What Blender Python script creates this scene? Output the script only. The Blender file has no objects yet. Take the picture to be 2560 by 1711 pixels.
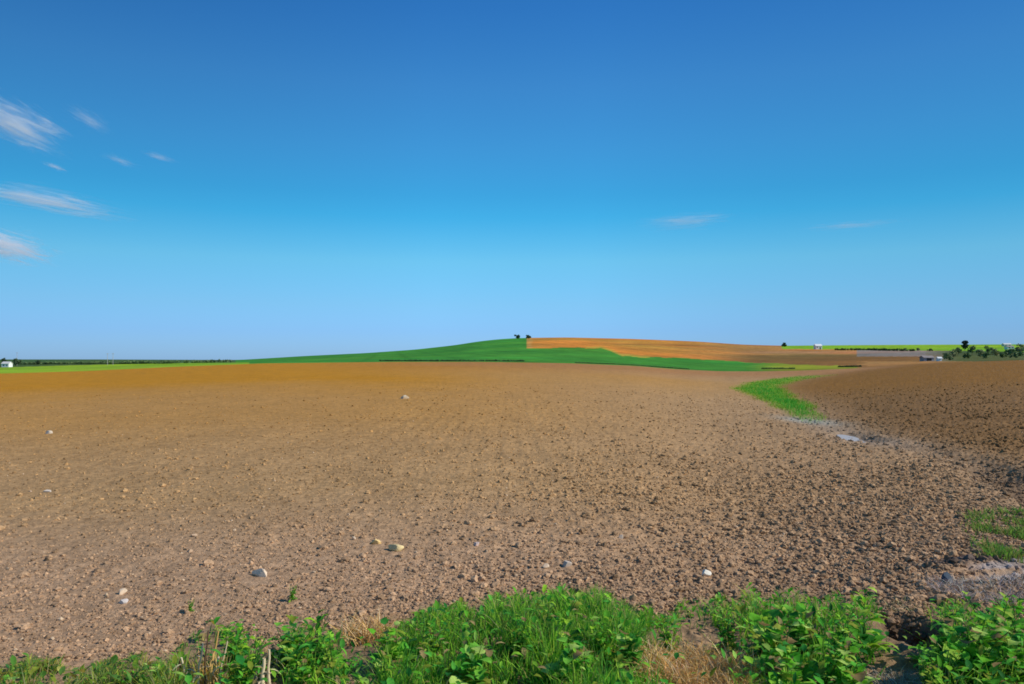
import bpy, math, random
import numpy as np
from mathutils import Vector, Matrix

random.seed(7)
RNG = np.random.default_rng(7)
sc = bpy.context.scene
COL = sc.collection

# ------------------------------------------------------------------ camera model
F = 774.0          # focal length in units of a 1024 wide frame
HZ = 358.0         # row of the true horizon
H = 1.8            # eye height
YC = 220.0         # distance of the crest where the ploughed soil ends
YS = 850.0         # distance of the skyline
KN = F * H         # 1393

cam_d = bpy.data.cameras.new('camera')
cam_d.sensor_width = 36.0
cam_d.lens = F / 1024 * 36
cam_d.shift_y = (HZ - 342.0) / 1024
cam_d.clip_start = 0.05
cam_d.clip_end = 200000
cam = bpy.data.objects.new('camera', cam_d)
COL.objects.link(cam)
cam.location = (0, 0, H)
cam.rotation_euler = (math.pi / 2, 0, 0)
sc.camera = cam

# ------------------------------------------------------------------ light, sky
SUN_AZ, SUN_EL = math.radians(100), math.radians(37)   # azimuth clockwise from the view direction
sd = bpy.data.lights.new('sun', 'SUN')
sd.energy = 4.2
sd.angle = math.radians(0.5)
sd.color = (1.0, 0.95, 0.87)
sun = bpy.data.objects.new('sun', sd)
COL.objects.link(sun)
sdir = Vector((math.sin(SUN_AZ) * math.cos(SUN_EL), math.cos(SUN_AZ) * math.cos(SUN_EL), math.sin(SUN_EL)))
sun.rotation_euler = sdir.to_track_quat('Z', 'Y').to_euler()
sun.location = (30, -10, 40)

w = bpy.data.worlds.new('World')
sc.world = w
w.use_nodes = True
nt = w.node_tree
nt.nodes.clear()
sky = nt.nodes.new('ShaderNodeTexSky')
sky.sky_type = 'NISHITA'
sky.sun_disc = False
sky.sun_elevation = SUN_EL
sky.sun_rotation = SUN_AZ
sky.altitude = 100
sky.air_density = 1.0
sky.dust_density = 0.2
sky.ozone_density = 3.0
tc = nt.nodes.new('ShaderNodeTexCoord')
sep = nt.nodes.new('ShaderNodeSeparateXYZ')
nt.links.new(tc.outputs['Generated'], sep.inputs[0])
rampn = nt.nodes.new('ShaderNodeValToRGB')
cr = rampn.color_ramp
SKY_STOPS = [(0.0, (0.40, 0.74, 1.55)), (0.034, (0.41, 0.76, 1.48)), (0.068, (0.46, 0.87, 1.33)), (0.123, (0.46, 1.06, 1.283)),
             (0.151, (0.34, 1.05, 1.29)), (0.178, (0.22, 1.02, 1.29)), (0.205, (0.21, 0.97, 1.26)), (0.259, (0.265, 0.95, 1.28)),
             (0.330, (0.29, 0.90, 1.287)), (0.415, (0.215, 0.780, 1.266))]
while len(cr.elements) < len(SKY_STOPS):
    cr.elements.new(0.5)
for e, (p, c) in zip(cr.elements, SKY_STOPS):
    e.position = p
    e.color = (*c, 1)
nt.links.new(sep.outputs['Z'], rampn.inputs['Fac'])
mul = nt.nodes.new('ShaderNodeMix')
mul.data_type = 'RGBA'
mul.blend_type = 'MULTIPLY'
mul.inputs['Factor'].default_value = 1.0
nt.links.new(sky.outputs['Color'], mul.inputs['A'])
nt.links.new(rampn.outputs['Color'], mul.inputs['B'])
bg = nt.nodes.new('ShaderNodeBackground')
bg.inputs['Strength'].default_value = 0.12
out = nt.nodes.new('ShaderNodeOutputWorld')
rx = nt.nodes.new('ShaderNodeMapRange')
ax_ = nt.nodes.new('ShaderNodeMath'); ax_.operation = 'ABSOLUTE'
nt.links.new(sep.outputs['X'], ax_.inputs[0])
rx.inputs['From Min'].default_value = 0.1; rx.inputs['From Max'].default_value = 0.55
rx.inputs['To Min'].default_value = 1.0; rx.inputs['To Max'].default_value = 0.74
nt.links.new(ax_.outputs[0], rx.inputs['Value'])
mulx = nt.nodes.new('ShaderNodeVectorMath'); mulx.operation = 'SCALE'
nt.links.new(mul.outputs['Result'], mulx.inputs[0]); nt.links.new(rx.outputs[0], mulx.inputs['Scale'])
nt.links.new(mulx.outputs[0], bg.inputs['Color'])
nt.links.new(bg.outputs[0], out.inputs[0])

sc.view_settings.view_transform = 'Standard'
sc.view_settings.look = 'None'
sc.view_settings.exposure = 0.0
sc.view_settings.gamma = 1.0
sc.render.engine = 'CYCLES'
sc.cycles.max_bounces = 8
sc.cycles.filter_width = 1.7
sc.cycles.transparent_max_bounces = 16
sc.cycles.volume_bounces = 6

# ------------------------------------------------------------------ helpers
def tag(o, label=None, cat=None, group=None, kind=None):
    if label: o['label'] = label
    if cat: o['category'] = cat
    if group: o['group'] = group
    if kind: o['kind'] = kind
    return o

def mesh_np(name, V, Fc, mats, col=None, smooth=True, mi=None):
    V = np.asarray(V, dtype=np.float32)
    Fc = np.asarray(Fc, dtype=np.int32)
    k = Fc.shape[1]
    me = bpy.data.meshes.new(name)
    me.vertices.add(len(V))
    me.vertices.foreach_set('co', V.ravel())
    me.loops.add(Fc.size)
    me.loops.foreach_set('vertex_index', Fc.ravel())
    me.polygons.add(len(Fc))
    me.polygons.foreach_set('loop_start', np.arange(0, Fc.size, k, dtype=np.int32))
    me.polygons.foreach_set('use_smooth', np.full(len(Fc), smooth, dtype=bool))
    if not isinstance(mats, (list, tuple)): mats = [mats]
    for m in mats: me.materials.append(m)
    if mi is not None: me.polygons.foreach_set('material_index', np.asarray(mi, dtype=np.int32))
    if col is not None:
        a = me.color_attributes.new('Col', 'FLOAT_COLOR', 'POINT')
        c4 = np.ones((len(V), 4), dtype=np.float32)
        c4[:, :3] = col
        a.data.foreach_set('color', c4.ravel())
    me.update()
    me.validate()
    return me

def link(name, me, parent=None, loc=(0, 0, 0), rz=0.0, sc_=1.0):
    o = bpy.data.objects.new(name, me)
    COL.objects.link(o)
    o.location = loc
    o.rotation_euler = (0, 0, rz)
    o.scale = (sc_, sc_, sc_)
    if parent is not None: o.parent = parent
    return o

def empty(name, loc, rz=0.0, s=1.0):
    o = bpy.data.objects.new(name, None)
    COL.objects.link(o)
    o.location = loc
    o.rotation_euler = (0, 0, rz)
    o.scale = (s, s, s)
    return o

def copy_tree(o, parent=None):
    c = o.copy()
    COL.objects.link(c)
    c.parent = parent
    for ch in list(o.children):
        copy_tree(ch, c)
    return c

def hash2(ix, iy, seed):
    n = (ix * 374761393 + iy * 668265263 + seed * 974634777) & 0xFFFFFFFF
    n = ((n ^ (n >> 13)) * 1274126177) & 0xFFFFFFFF
    n = (n ^ (n >> 16)) & 0xFFFFFFFF
    return n.astype(np.float64) / 4294967295.0

def vnoise(x, y, seed=0):
    x = np.asarray(x, dtype=np.float64); y = np.asarray(y, dtype=np.float64)
    xi = np.floor(x).astype(np.int64); yi = np.floor(y).astype(np.int64)
    fx = x - xi; fy = y - yi
    fx = fx * fx * (3 - 2 * fx); fy = fy * fy * (3 - 2 * fy)
    a = hash2(xi, yi, seed); b = hash2(xi + 1, yi, seed)
    c = hash2(xi, yi + 1, seed); d = hash2(xi + 1, yi + 1, seed)
    return (a + (b - a) * fx) * (1 - fy) + (c + (d - c) * fx) * fy

def sstep(a, b, x):
    t = np.clip((x - a) / (b - a), 0, 1)
    return t * t * (3 - 2 * t)

# skyline row and soil edge row against the column of the frame
SKY_C = [-400, 0, 100, 238, 262, 305, 367, 415, 454, 480, 502, 524, 567, 633, 698, 742, 781, 829, 920, 1024, 1424]
SKY_R = [359.6, 359.4, 359.4, 360, 358.6, 356, 353, 349.6, 345.3, 341.2, 338.9, 337.9, 337.4, 338.9, 341.5, 344.6, 345.7, 345.3, 344.7, 344.3, 343.5]
EDGE_C = [-400, 0, 87, 175, 262, 393, 480, 567, 633, 677, 720, 760, 800, 850, 880, 910, 950, 1024, 1424]
EDGE_R = [377, 373.6, 371, 366.8, 363.4, 361.9, 361.9, 363.2, 365.8, 369.3, 371.3, 371.4, 370.6, 368.6, 366.6, 364.6, 362.4, 360.0, 358.6]

def smooth_interp(c, X, Y):
    c = np.asarray(c, dtype=np.float64)
    return (np.interp(c - 8, X, Y) + np.interp(c - 3, X, Y) + np.interp(c + 3, X, Y) + np.interp(c + 8, X, Y)) / 4

def Srow(c): return smooth_interp(c, SKY_C, SKY_R)
def Erow(c): return smooth_interp(c, EDGE_C, EDGE_R)

def at(c, r):
    """world point on the smooth terrain that the pixel (c, r) of the 1024 frame looks at"""
    E = float(Erow(c)); S = float(Srow(c))
    u = (c - 512) / F
    if r >= E:
        y = KN / ((r - E) + KN / YC)
        z = float(zcrest(c)) * y / YC
    else:
        t = min(1.0, (E - r) / (E - S))
        y = YC + (YS - YC) * (1 - (1 - t) ** (2 / 3))
        z = H - (max(r, S) - HZ) / F * y
    return Vector((u * y, y, z))

def zcrest(c): return H - (Erow(c) - HZ) / F * YC

def zground(x, y):
    x = np.asarray(x, float); y = np.asarray(y, float)
    return zcrest(512 + F * x / y) * y / YC

# the eroded channel that runs through the field, as world points
CH_PX = [(1090, 520), (1024, 487), (985, 468), (945, 456), (905, 447), (868, 440), (838, 431), (813, 421), (801, 412), (786, 403.5),
         (770, 396), (758, 389), (768, 383), (790, 379), (820, 375.0), (850, 371.4), (890, 366.4)]
CH = np.array([at(c, r)[:2] for c, r in CH_PX])
def chan_dist(x, y):
    d = np.full(x.shape, 1e9)
    s = np.zeros(x.shape)
    for k in range(len(CH) - 1):
        a, b = CH[k], CH[k + 1]
        ab = b - a
        t = np.clip(((x - a[0]) * ab[0] + (y - a[1]) * ab[1]) / (ab @ ab), 0, 1)
        dd = np.hypot(x - a[0] - t * ab[0], y - a[1] - t * ab[1])
        m = dd < d
        d[m] = dd[m]; s[m] = (k + t)[m]
    return d, s

def seg_dist(x, y, a, b):
    ab = b - a
    t = np.clip(((x - a[0]) * ab[0] + (y - a[1]) * ab[1]) / (ab @ ab), 0, 1)
    return np.hypot(x - a[0] - t * ab[0], y - a[1] - t * ab[1]), t
PUD = [np.array(at(842, 434.2)[:2]), np.array(at(872, 441)[:2])]

def chan_side(x, y):
    """1 on the far (right) side of the channel, 0 on the near side"""
    xl = np.interp(y, CH[:, 1], CH[:, 0])
    return sstep(-0.5, 1.1, (x - xl) / (0.9 + 0.07 * y))

def micro(x, y):
    wob = (vnoise(x * 1.7, y * 1.7, 90) - .5) * .5
    a = vnoise((x + wob) * 3.3, y * 3.3, 1)
    b = np.abs(vnoise(x * 9 + wob, y * 9, 2) - .5) * 2
    c = np.abs(vnoise(x * 21, y * 21 + wob, 3) - .5) * 2
    d = vnoise(x * 46, y * 46, 4)
    rough = 0.42 + 0.48 * sstep(-0.3, 0.4, x / y) + 0.3 * chan_side(x, y)
    z = 0.018 * a + 0.020 * (1 - b) ** 2 + 0.018 * (1 - c) ** 1.5 + 0.007 * d
    z = z * rough
    # old tillage lines, faint
    ph = (x * 0.93 + 0.10 * y + 4.5 * vnoise(x * .03, y * .02, 8)) / 0.34
    z += 0.0045 * np.sin(ph * 2 * np.pi) * (vnoise(x * .5, y * .2, 9))
    dist, s = chan_dist(x, y)
    deep = np.interp(s, [0, 1, 2, 3, 4, 5, 6, 9, 14, 16], [0.24, 0.20, 0.12, 0.06, 0.03, 0.03, 0.03, 0.02, 0.01, 0.0])
    wid = np.interp(s, [0, 3, 6, 9, 14], [0.42, 0.40, 0.5, 1.2, 2.5])
    jag = 1 + 0.9 * (vnoise(x * 2.5, y * 2.5, 12) - .5)
    z -= deep * np.exp(-(dist / (wid * jag)) ** 2.6)
    pq, _ = seg_dist(x, y, PUD[0], PUD[1])
    z -= 0.08 * np.exp(-(pq / (.16 + .3 * vnoise(x * 2.2, y * 1.1, 17))) ** 4)
    # a hollow washed out beneath the weeds
    hx, hy = HOLE
    q = np.hypot((x - hx) / 0.17, (y - hy) / 0.24)
    z -= 0.34 * np.exp(-q ** 4)
    # wheel rut at the right edge
    rd = np.abs((y - RUT[0][1]) - (x - RUT[0][0]) * 0.22) 
    on = sstep(RUT[0][0] - 0.3, RUT[0][0] + 0.3, x)
    z = z * (1 - .35 * on * np.exp(-(rd / .42) ** 4)) + on * np.exp(-(rd / .42) ** 4) * .03 * np.abs(vnoise(x * 1.5, (y - .22 * x) * 14, 45) - .5)
    z -= on * 0.07 * np.exp(-(rd / 0.14) ** 2)
    z += on * 0.05 * np.exp(-((rd - 0.32) / 0.12) ** 2)
    return z

HOLE = at(916, 634)[:2]
RUT = [at(958, 583)[:2]]

def soil_height(x, y):
    return zground(x, y) + micro(np.asarray(x, float), np.asarray(y, float))

# ------------------------------------------------------------------ materials
def new_mat(name):
    m = bpy.data.materials.new(name)
    m.use_nodes = True
    t = m.node_tree
    b = t.nodes['Principled BSDF']
    return m, t, b

def noise_node(t, scale, detail=4, rough=.6, coord='Object'):
    tcx = t.nodes.new('ShaderNodeTexCoord')
    n = t.nodes.new('ShaderNodeTexNoise')
    n.inputs['Scale'].default_value = scale
    n.inputs['Detail'].default_value = detail
    n.inputs['Roughness'].default_value = rough
    t.links.new(tcx.outputs[coord], n.inputs['Vector'])
    return n

def mapr(t, src, a, b, lo=0.3, hi=0.7):
    m = t.nodes.new('ShaderNodeMapRange')
    m.inputs['From Min'].default_value = lo
    m.inputs['From Max'].default_value = hi
    m.inputs['To Min'].default_value = a
    m.inputs['To Max'].default_value = b
    t.links.new(src, m.inputs['Value'])
    return m.outputs[0]

def mulc(t, colsock, valsock):
    v = t.nodes.new('ShaderNodeVectorMath')
    v.operation = 'SCALE'
    t.links.new(colsock, v.inputs[0])
    t.links.new(valsock, v.inputs['Scale'])
    return v.outputs[0]

def attr_mat(name, scales=((14, .75, 1.25),), rough=.95, spec=.04, bump=None, trans=0.0):
    m, t, b = new_mat(name)
    a = t.nodes.new('ShaderNodeAttribute')
    a.attribute_name = 'Col'
    c = a.outputs['Color']
    for s, lo, hi in scales:
        n = noise_node(t, s)
        c = mulc(t, c, mapr(t, n.outputs['Fac'], lo, hi))
    t.links.new(c, b.inputs['Base Color'])
    b.inputs['Roughness'].default_value = rough
    b.inputs['Specular IOR Level'].default_value = spec
    if bump:
        n = noise_node(t, bump[0], 6, .7)
        bn = t.nodes.new('ShaderNodeBump')
        bn.inputs['Strength'].default_value = bump[1]
        bn.inputs['Distance'].default_value = bump[2]
        t.links.new(n.outputs['Fac'], bn.inputs['Height'])
        t.links.new(bn.outputs[0], b.inputs['Normal'])
    if trans:
        tr = t.nodes.new('ShaderNodeBsdfTranslucent')
        t.links.new(c, tr.inputs['Color'])
        mx = t.nodes.new('ShaderNodeMixShader')
        mx.inputs[0].default_value = trans
        o = t.nodes['Material Output']
        t.links.new(b.outputs[0], mx.inputs[1])
        t.links.new(tr.outputs[0], mx.inputs[2])
        t.links.new(mx.outputs[0], o.inputs['Surface'])
    return m

def flat_mat(name, col, rough=.8, scale=3.0, var=.15, spec=.3):
    m, t, b = new_mat(name)
    n = noise_node(t, scale)
    rgb = t.nodes.new('ShaderNodeRGB')
    rgb.outputs[0].default_value = (*col, 1)
    t.links.new(mulc(t, rgb.outputs[0], mapr(t, n.outputs['Fac'], 1 - var, 1 + var)), b.inputs['Base Color'])
    b.inputs['Roughness'].default_value = rough
    b.inputs['Specular IOR Level'].default_value = spec
    return m

M_SOIL = attr_mat('soil', ((38, .72, 1.28), (9, .74, 1.26), (2.6, .88, 1.12)), bump=(60, .8, .012))
M_CLOD = attr_mat('clod', ((60, .8, 1.2),), bump=(90, .6, .006))
M_STONE = attr_mat('stone', ((40, .85, 1.12),), rough=.8, spec=.3, bump=(70, .5, .005))
M_CROP = attr_mat('crop', ((.25, .76, 1.24), (.05, .82, 1.18), (1.3, .84, 1.16)), rough=1, spec=.05)
M_LEAF = attr_mat('leaf', ((45, .78, 1.22), (160, .9, 1.1)), rough=.7, spec=.12, trans=.42)
M_GRASS = attr_mat('grass_blade', (), rough=.65, spec=.15, trans=.42)
M_STRAW = attr_mat('straw', (), rough=.8, spec=.2, trans=.15)
M_TREE = attr_mat('tree_leaf', (), rough=.7, spec=.2, trans=.15)
M_BARK = flat_mat('bark', (.07, .05, .035))
M_WHITE = flat_mat('white_wall', (.8, .79, .74), scale=.6, var=.06)
M_GREYW = flat_mat('grey_wall', (.3, .27, .27), scale=.5, var=.15)
M_ROOFW = flat_mat('pale_roof', (.62, .6, .56), scale=.7, var=.1)
M_ROOFG = flat_mat('grey_roof', (.3, .25, .22), scale=.7, var=.15)
M_DARK = flat_mat('dark_opening', (.02, .018, .018))
M_WOOD = flat_mat('grey_wood', (.45, .42, .38))

# ------------------------------------------------------------------ far land
orange_c = np.array((.56, .235, .035)); brownl = np.array((.46, .205, .05)); brownd = np.array((.22, .115, .03))
green_c = np.array((.062, .25, .026)); lime = np.array((.24, .42, .015)); meadow = np.array((.24, .40, .02))
GB_C = [526.5, 601, 612, 622, 640, 688, 744, 800, 864]
GB_R = [348.4, 347.2, 351, 355, 356.7, 358.2, 362.2, 364.6, 366.4]

def far_zone(c, r):
    """zone and albedo of the land beyond the soil edge, per point"""
    c = np.asarray(c, float); r = np.asarray(r, float)
    z = np.zeros(c.shape, int)                       # 0 green hill
    colr = np.tile(green_c, c.shape + (1,)).astype(float)
    E = Erow(c); S = Srow(c)
    # left plain: bright strip by the soil, darker grey green land behind
    wl = sstep(280, 215, c)
    band = (r > E - 5.2 * sstep(300, 60, c) - 1.0) & (c < 250)
    z[(c < 236) & ~band] = 1
    colr[(c < 236) & ~band] = (.075, .13, .035)
    z[band] = 2
    colr[band] = meadow
    # hill and its stubble
    gb = np.interp(c, GB_C, GB_R) + .8 * (vnoise(c / 9, 0 * c, 25) - .5)
    st = (c > 526.5) & (r < gb) & (c <= 950)
    k = sstep(640, 760, c)[..., None]
    cs = orange_c * (1 - k) + brownl * k
    kd = (sstep(353.5, 356.5, r) * sstep(700, 760, c))[..., None]
    cs = cs * (1 - kd) + brownd * kd
    kp = (np.exp(-((r - 352.3) / 1.4) ** 2) * sstep(720, 770, c))[..., None]
    cs = cs * (1 - .6 * kp) + np.array((.47, .215, .10)) * .6 * kp
    kt = (np.exp(-((r - (342.8 + (c - 560) * .02)) / .7) ** 2) * sstep(590, 640, c) * sstep(760, 700, c))[..., None]
    cs = cs * (1 - .5 * kt) + brownd * .5 * kt
    z[st] = 3
    colr[st] = cs[st]
    # paler headland between wheat stubble and grass
    hd = (c > 526.5) & (c < 530 + 3 * vnoise(r * .4, 0 * r, 26)) & (r < 348.4)
    colr[hd] = (.56, .28, .06)
    hd2 = (c > 585) & (c < 650) & (np.abs(r - gb) < .9)
    colr[hd2] = (.42, .3, .04)
    # olive strip in the dip, right
    ol = (c > 742) & (r >= gb) & (c < 870)
    z[ol] = 4
    kk = (sstep(742, 790, c))[..., None]
    colr[ol] = (green_c * (1 - kk) + np.array((.24, .29, .02)) * kk)[ol]
    so = (c > 862 + 6 * np.sin(r * 2.1)) & (r > 361.4)
    z[so] = 3
    colr[so] = (.34, .185, .055)
    # bright crop on the right skyline
    li = (c > 781) & (r < 349.4 + (c - 830) * .012)
    z[li] = 5
    colr[li] = lime
    # grey fallow and scrub
    gy = (c > 856) & ~li & (r < 356.5)
    z[gy] = 6
    colr[gy] = (.27, .21, .16)
    sb = (c > 925) & ~li & (r < 361.4)
    z[sb] = 7
    ks = sstep(925, 960, c)[..., None]
    colr[sb] = (np.array((.25, .2, .13)) * (1 - ks) + np.array((.085, .11, .03)) * ks)[sb]
    return z, colr

fc = np.arange(-380, 1405, 1.5)
ft = np.linspace(0, 1, 64)
CC, TT = np.meshgrid(fc, ft)
EE = Erow(CC); SS = Srow(CC)
RR = EE + (SS - EE) * TT
YY = YC + (YS - YC) * (1 - (1 - TT) ** (2 / 3))
ZZ = H - (RR - HZ) / F * YY
XX = (CC - 512) / F * YY
rows = [np.stack([XX, YY, ZZ], -1)]
for yb, dz in ((960, 8), (1300, 30), (2600, 110)):
    xb = (CC[-1] - 512) / F * yb
    rows.append(np.stack([xb, np.full_like(xb, yb), ZZ[-1] - dz], -1)[None])
G = np.concatenate(rows, 0)
nr, nc = G.shape[:2]
Rr = np.concatenate([RR, np.repeat(RR[-1:], 3, 0)], 0)
Cr = np.concatenate([CC, np.repeat(CC[-1:], 3, 0)], 0)
ZN, ZCOL = far_zone(Cr, Rr)
# low relief and sowing streaks in the albedo
stre = 0.86 + 0.28 * vnoise(G[..., 0] * .05, G[..., 1] * .01, 21)
stre *= 0.84 + 0.32 * vnoise(G[..., 0] * .012, G[..., 1] * .03, 22)
rowp = (G[..., 0] * .8 + G[..., 1] * .12) / 14 + .8 * vnoise(G[..., 0] * .008, G[..., 1] * .008, 23)
stre *= 1 - .16 * np.exp(-((rowp % 1 - .5) / .09) ** 2)
ZCOL = ZCOL * stre[..., None]
tintn = vnoise(G[..., 0] * .02, G[..., 1] * .02, 24)[..., None]
ZCOL = ZCOL * (1 + (tintn - .5) * np.array((.5, .06, -.1)))
cz = ZN[:-1, :-1]
idx = np.arange(nr * nc).reshape(nr, nc)
quads = np.stack([idx[:-1, :-1], idx[:-1, 1:], idx[1:, 1:], idx[1:, :-1]], -1)
FAR = {0: ('green_hill', 'green crop covering the rounded hill on the horizon'),
       1: ('far_plain', 'dull green flat land at the left horizon'),
       2: ('meadow_strip', 'bright yellow green strip of meadow behind the soil on the left'),
       3: ('stubble_field', 'orange stubble field on top of the hill turning brown to the right'),
       4: ('olive_strip', 'thin olive green strip in the dip right of the hill'),
       5: ('bright_crop_field', 'vivid lime green crop field along the right skyline'),
       6: ('fallow_field', 'grey brown fallow land below the lime green crop'),
       7: ('scrub_land', 'dark green scrubby ground at the right horizon')}
GV = G.reshape(-1, 3); GC = ZCOL.reshape(-1, 3)
for zid, (nm, lb) in FAR.items():
    q = quads[cz == zid]
    if not len(q): continue
    used, inv = np.unique(q.ravel(), return_inverse=True)
    me = mesh_np(nm, GV[used], inv.reshape(-1, 4), M_CROP, GC[used])
    tag(link(nm, me), lb, 'field', kind='structure')

# base land under everything, out to the horizon
me = mesh_np('ground', [(-15000, -15000, -45), (15000, -15000, -45), (15000, 15000, -45), (-15000, 15000, -45)], [(0, 1, 2, 3)],
             flat_mat('base_land', (.12, .14, .05), scale=.01))
tag(link('ground', me), 'wide land reaching to the horizon', 'ground', kind='structure')

# ------------------------------------------------------------------ ploughed field
nc_ = np.concatenate([np.arange(-330, -30, 3.0), np.arange(-30, 1054, 1.25), np.arange(1054, 1360, 3.0)])
nrows = np.concatenate([np.arange(900, 690, -2.0), np.arange(690, 364.6, -0.8), [KN / YC + 358]])
ny = KN / (nrows - 358)
CCn, YYn = np.meshgrid(nc_, ny)
XXn = (CCn - 512) / F * YYn
base = zcrest(CCn) * YYn / YC
mic = micro(XXn, YYn) * sstep(215, 120, YYn)
ZZn = base + mic
u = (CCn - 512) / F
n_big = vnoise(XXn * .06, YYn * .04, 31)
n_mid = vnoise(XXn * .5, YYn * .3, 32)
tan = np.array((.435, .26, .115)); pink = np.array((.435, .27, .15)); ochre = np.array((.50, .22, .016))
dark = np.array((.20, .105, .036)); grey = np.array((.44, .33, .23)); litter = np.array((.28, .18, .10))
sc_col = np.tile(tan, CCn.shape + (1,))
def mixc(a, b, k):
    k = np.clip(k, 0, 1)[..., None]
    return a * (1 - k) + b * k
sc_col = mixc(sc_col, pink, sstep(11, 6, YYn) + .2 * (n_mid - .5))
sc_col = mixc(sc_col, ochre, (.45 * sstep(9, 26, YYn) + .55 * sstep(22, 66, YYn + 14 * (n_big - .5) + 6 * (n_mid - .5))) * sstep(.38, -.2, u + .2 * (n_big - .5)))
# redder streaks near the crest
sc_col = mixc(sc_col, np.array((.38, .17, .06)), sstep(70, 150, YYn) * sstep(-.35, 0.0, u) * .7)
sc_col = mixc(sc_col, np.array((.38, .235, .128)), sstep(-.05, .5, u + .15 * (n_big - .5)) * .6 * sstep(60, 8, YYn))
side = chan_side(XXn, YYn)
sc_col = mixc(sc_col, dark, side * sstep(9, 14, YYn) * .85)
sc_col = mixc(sc_col, np.array((.255, .118, .022)), side * sstep(25, 60, YYn) * .8)
dist, s = chan_dist(XXn, YYn)
sc_col = mixc(sc_col, grey * .85, np.exp(-(dist / .6) ** 2) * np.interp(s, [0, 3.5, 4.6, 8, 9.5], [.25, .3, .75, .6, 0]) * .8 * (.6 + .6 * n_mid))
sc_col = mixc(sc_col, np.array((.12, .08, .05)), np.exp(-(dist / .4) ** 2) * np.interp(s, [0, 1.5, 2.6], [.9, .5, 0]))  # ditch shadow at the channel's deep end, mixed into the soil colour
pale = np.exp(-(np.hypot((XXn - at(807, 421)[0]) / .55, (YYn - at(807, 421)[1]) / 2.2)) ** 2)
sc_col = mixc(sc_col, np.array((.42, .42, .34)), pale * .75)
# grass grown into the waterway: green tint of the seedlings' ground
gw = np.interp(s, [6.7, 7.6, 9, 10.5, 12.6, 13.6, 14], [0, .4, .8, 1, .95, .5, 0])
wid = np.interp(s, [6.5, 8, 9.5, 11, 12, 14], [.3, .6, 1.0, 1.6, 2.0, 3.0])
gmask = gw * sstep(1.35, .3, dist / wid + .6 * (n_mid - .5))
sc_col = mixc(sc_col, np.array((.22, .30, .025)), np.clip(gmask * 1.2, 0, 1))
# weedy margin near the camera: litter under the plants
TOPC = [-300, 0, 100, 165, 190, 215, 250, 265, 278, 290, 310, 345, 355, 380, 420, 470, 500, 550, 610, 640, 680, 720, 770, 830, 870, 882, 900, 915, 925, 960, 1000, 1024, 1300]
TOPR = [655, 655, 652, 650, 634, 618, 626, 655, 655, 626, 618, 632, 645, 630, 618, 605, 596, 588, 592, 603, 600, 592, 584, 592, 590, 606, 622, 626, 614, 604, 606, 612, 612]
def toprow(c): return np.interp(c, TOPC, TOPR) + 18 * (vnoise(np.asarray(c) / 17, 0 * np.asarray(c), 14) - .42) + 12 * (vnoise(np.asarray(c) / 6, 0 * np.asarray(c), 15) - .5)
def hmax(x, y):
    return H - (toprow(512 + F * x / y) - HZ) * y / F
hm = hmax(XXn, YYn)
sc_col = mixc(sc_col, litter, sstep(-.05, .1, hm) * .7)
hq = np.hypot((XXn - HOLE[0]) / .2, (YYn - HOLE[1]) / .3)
sc_col = mixc(sc_col, np.array((.045, .038, .034)), np.exp(-hq ** 4))  # shade inside the hollow, put into the soil albedo
# pale dried mud along the rut at the right edge
rd = np.abs((YYn - RUT[0][1]) - (XXn - RUT[0][0]) * .22)
onr = sstep(RUT[0][0] + .1, RUT[0][0] + .5, XXn)
sc_col = mixc(sc_col, np.array((.40, .325, .28)), onr * np.exp(-(rd / .42) ** 4) * (.15 + .85 * sstep(.35, .6, vnoise(XXn * 2, (YYn - .22 * XXn) * 16, 44))))
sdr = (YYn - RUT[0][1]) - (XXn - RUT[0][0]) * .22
sc_col = mixc(sc_col, np.array((.06, .05, .05)), sstep(RUT[0][0] - .1, RUT[0][0] + .1, XXn) * np.exp(-((sdr - .42 - .1 * (n_mid - .5)) / .13) ** 4) * .8)  # dark shadow band above the rut, painted into the soil colour
sc_col = sc_col * (0.93 + .14 * vnoise(XXn * 1.3, YYn * .8, 33))[..., None]
gi = np.arange(CCn.size).reshape(CCn.shape)
q = np.stack([gi[:-1, :-1], gi[:-1, 1:], gi[1:, 1:], gi[1:, :-1]], -1).reshape(-1, 4)
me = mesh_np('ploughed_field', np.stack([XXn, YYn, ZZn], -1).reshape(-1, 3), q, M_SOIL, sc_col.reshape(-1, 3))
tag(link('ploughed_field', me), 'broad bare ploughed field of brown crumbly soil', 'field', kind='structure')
# verge on which the photographer stands
me = mesh_np('verge', [(-60, -30, -.05), (60, -30, -.05), (60, 2.7, -.05), (-60, 2.7, -.05)], [(0, 1, 2, 3)],
             flat_mat('verge_soil', (.16, .15, .06), scale=5))
tag(link('verge', me), 'grassy verge at the near side of the field', 'ground', kind='structure')

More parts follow.
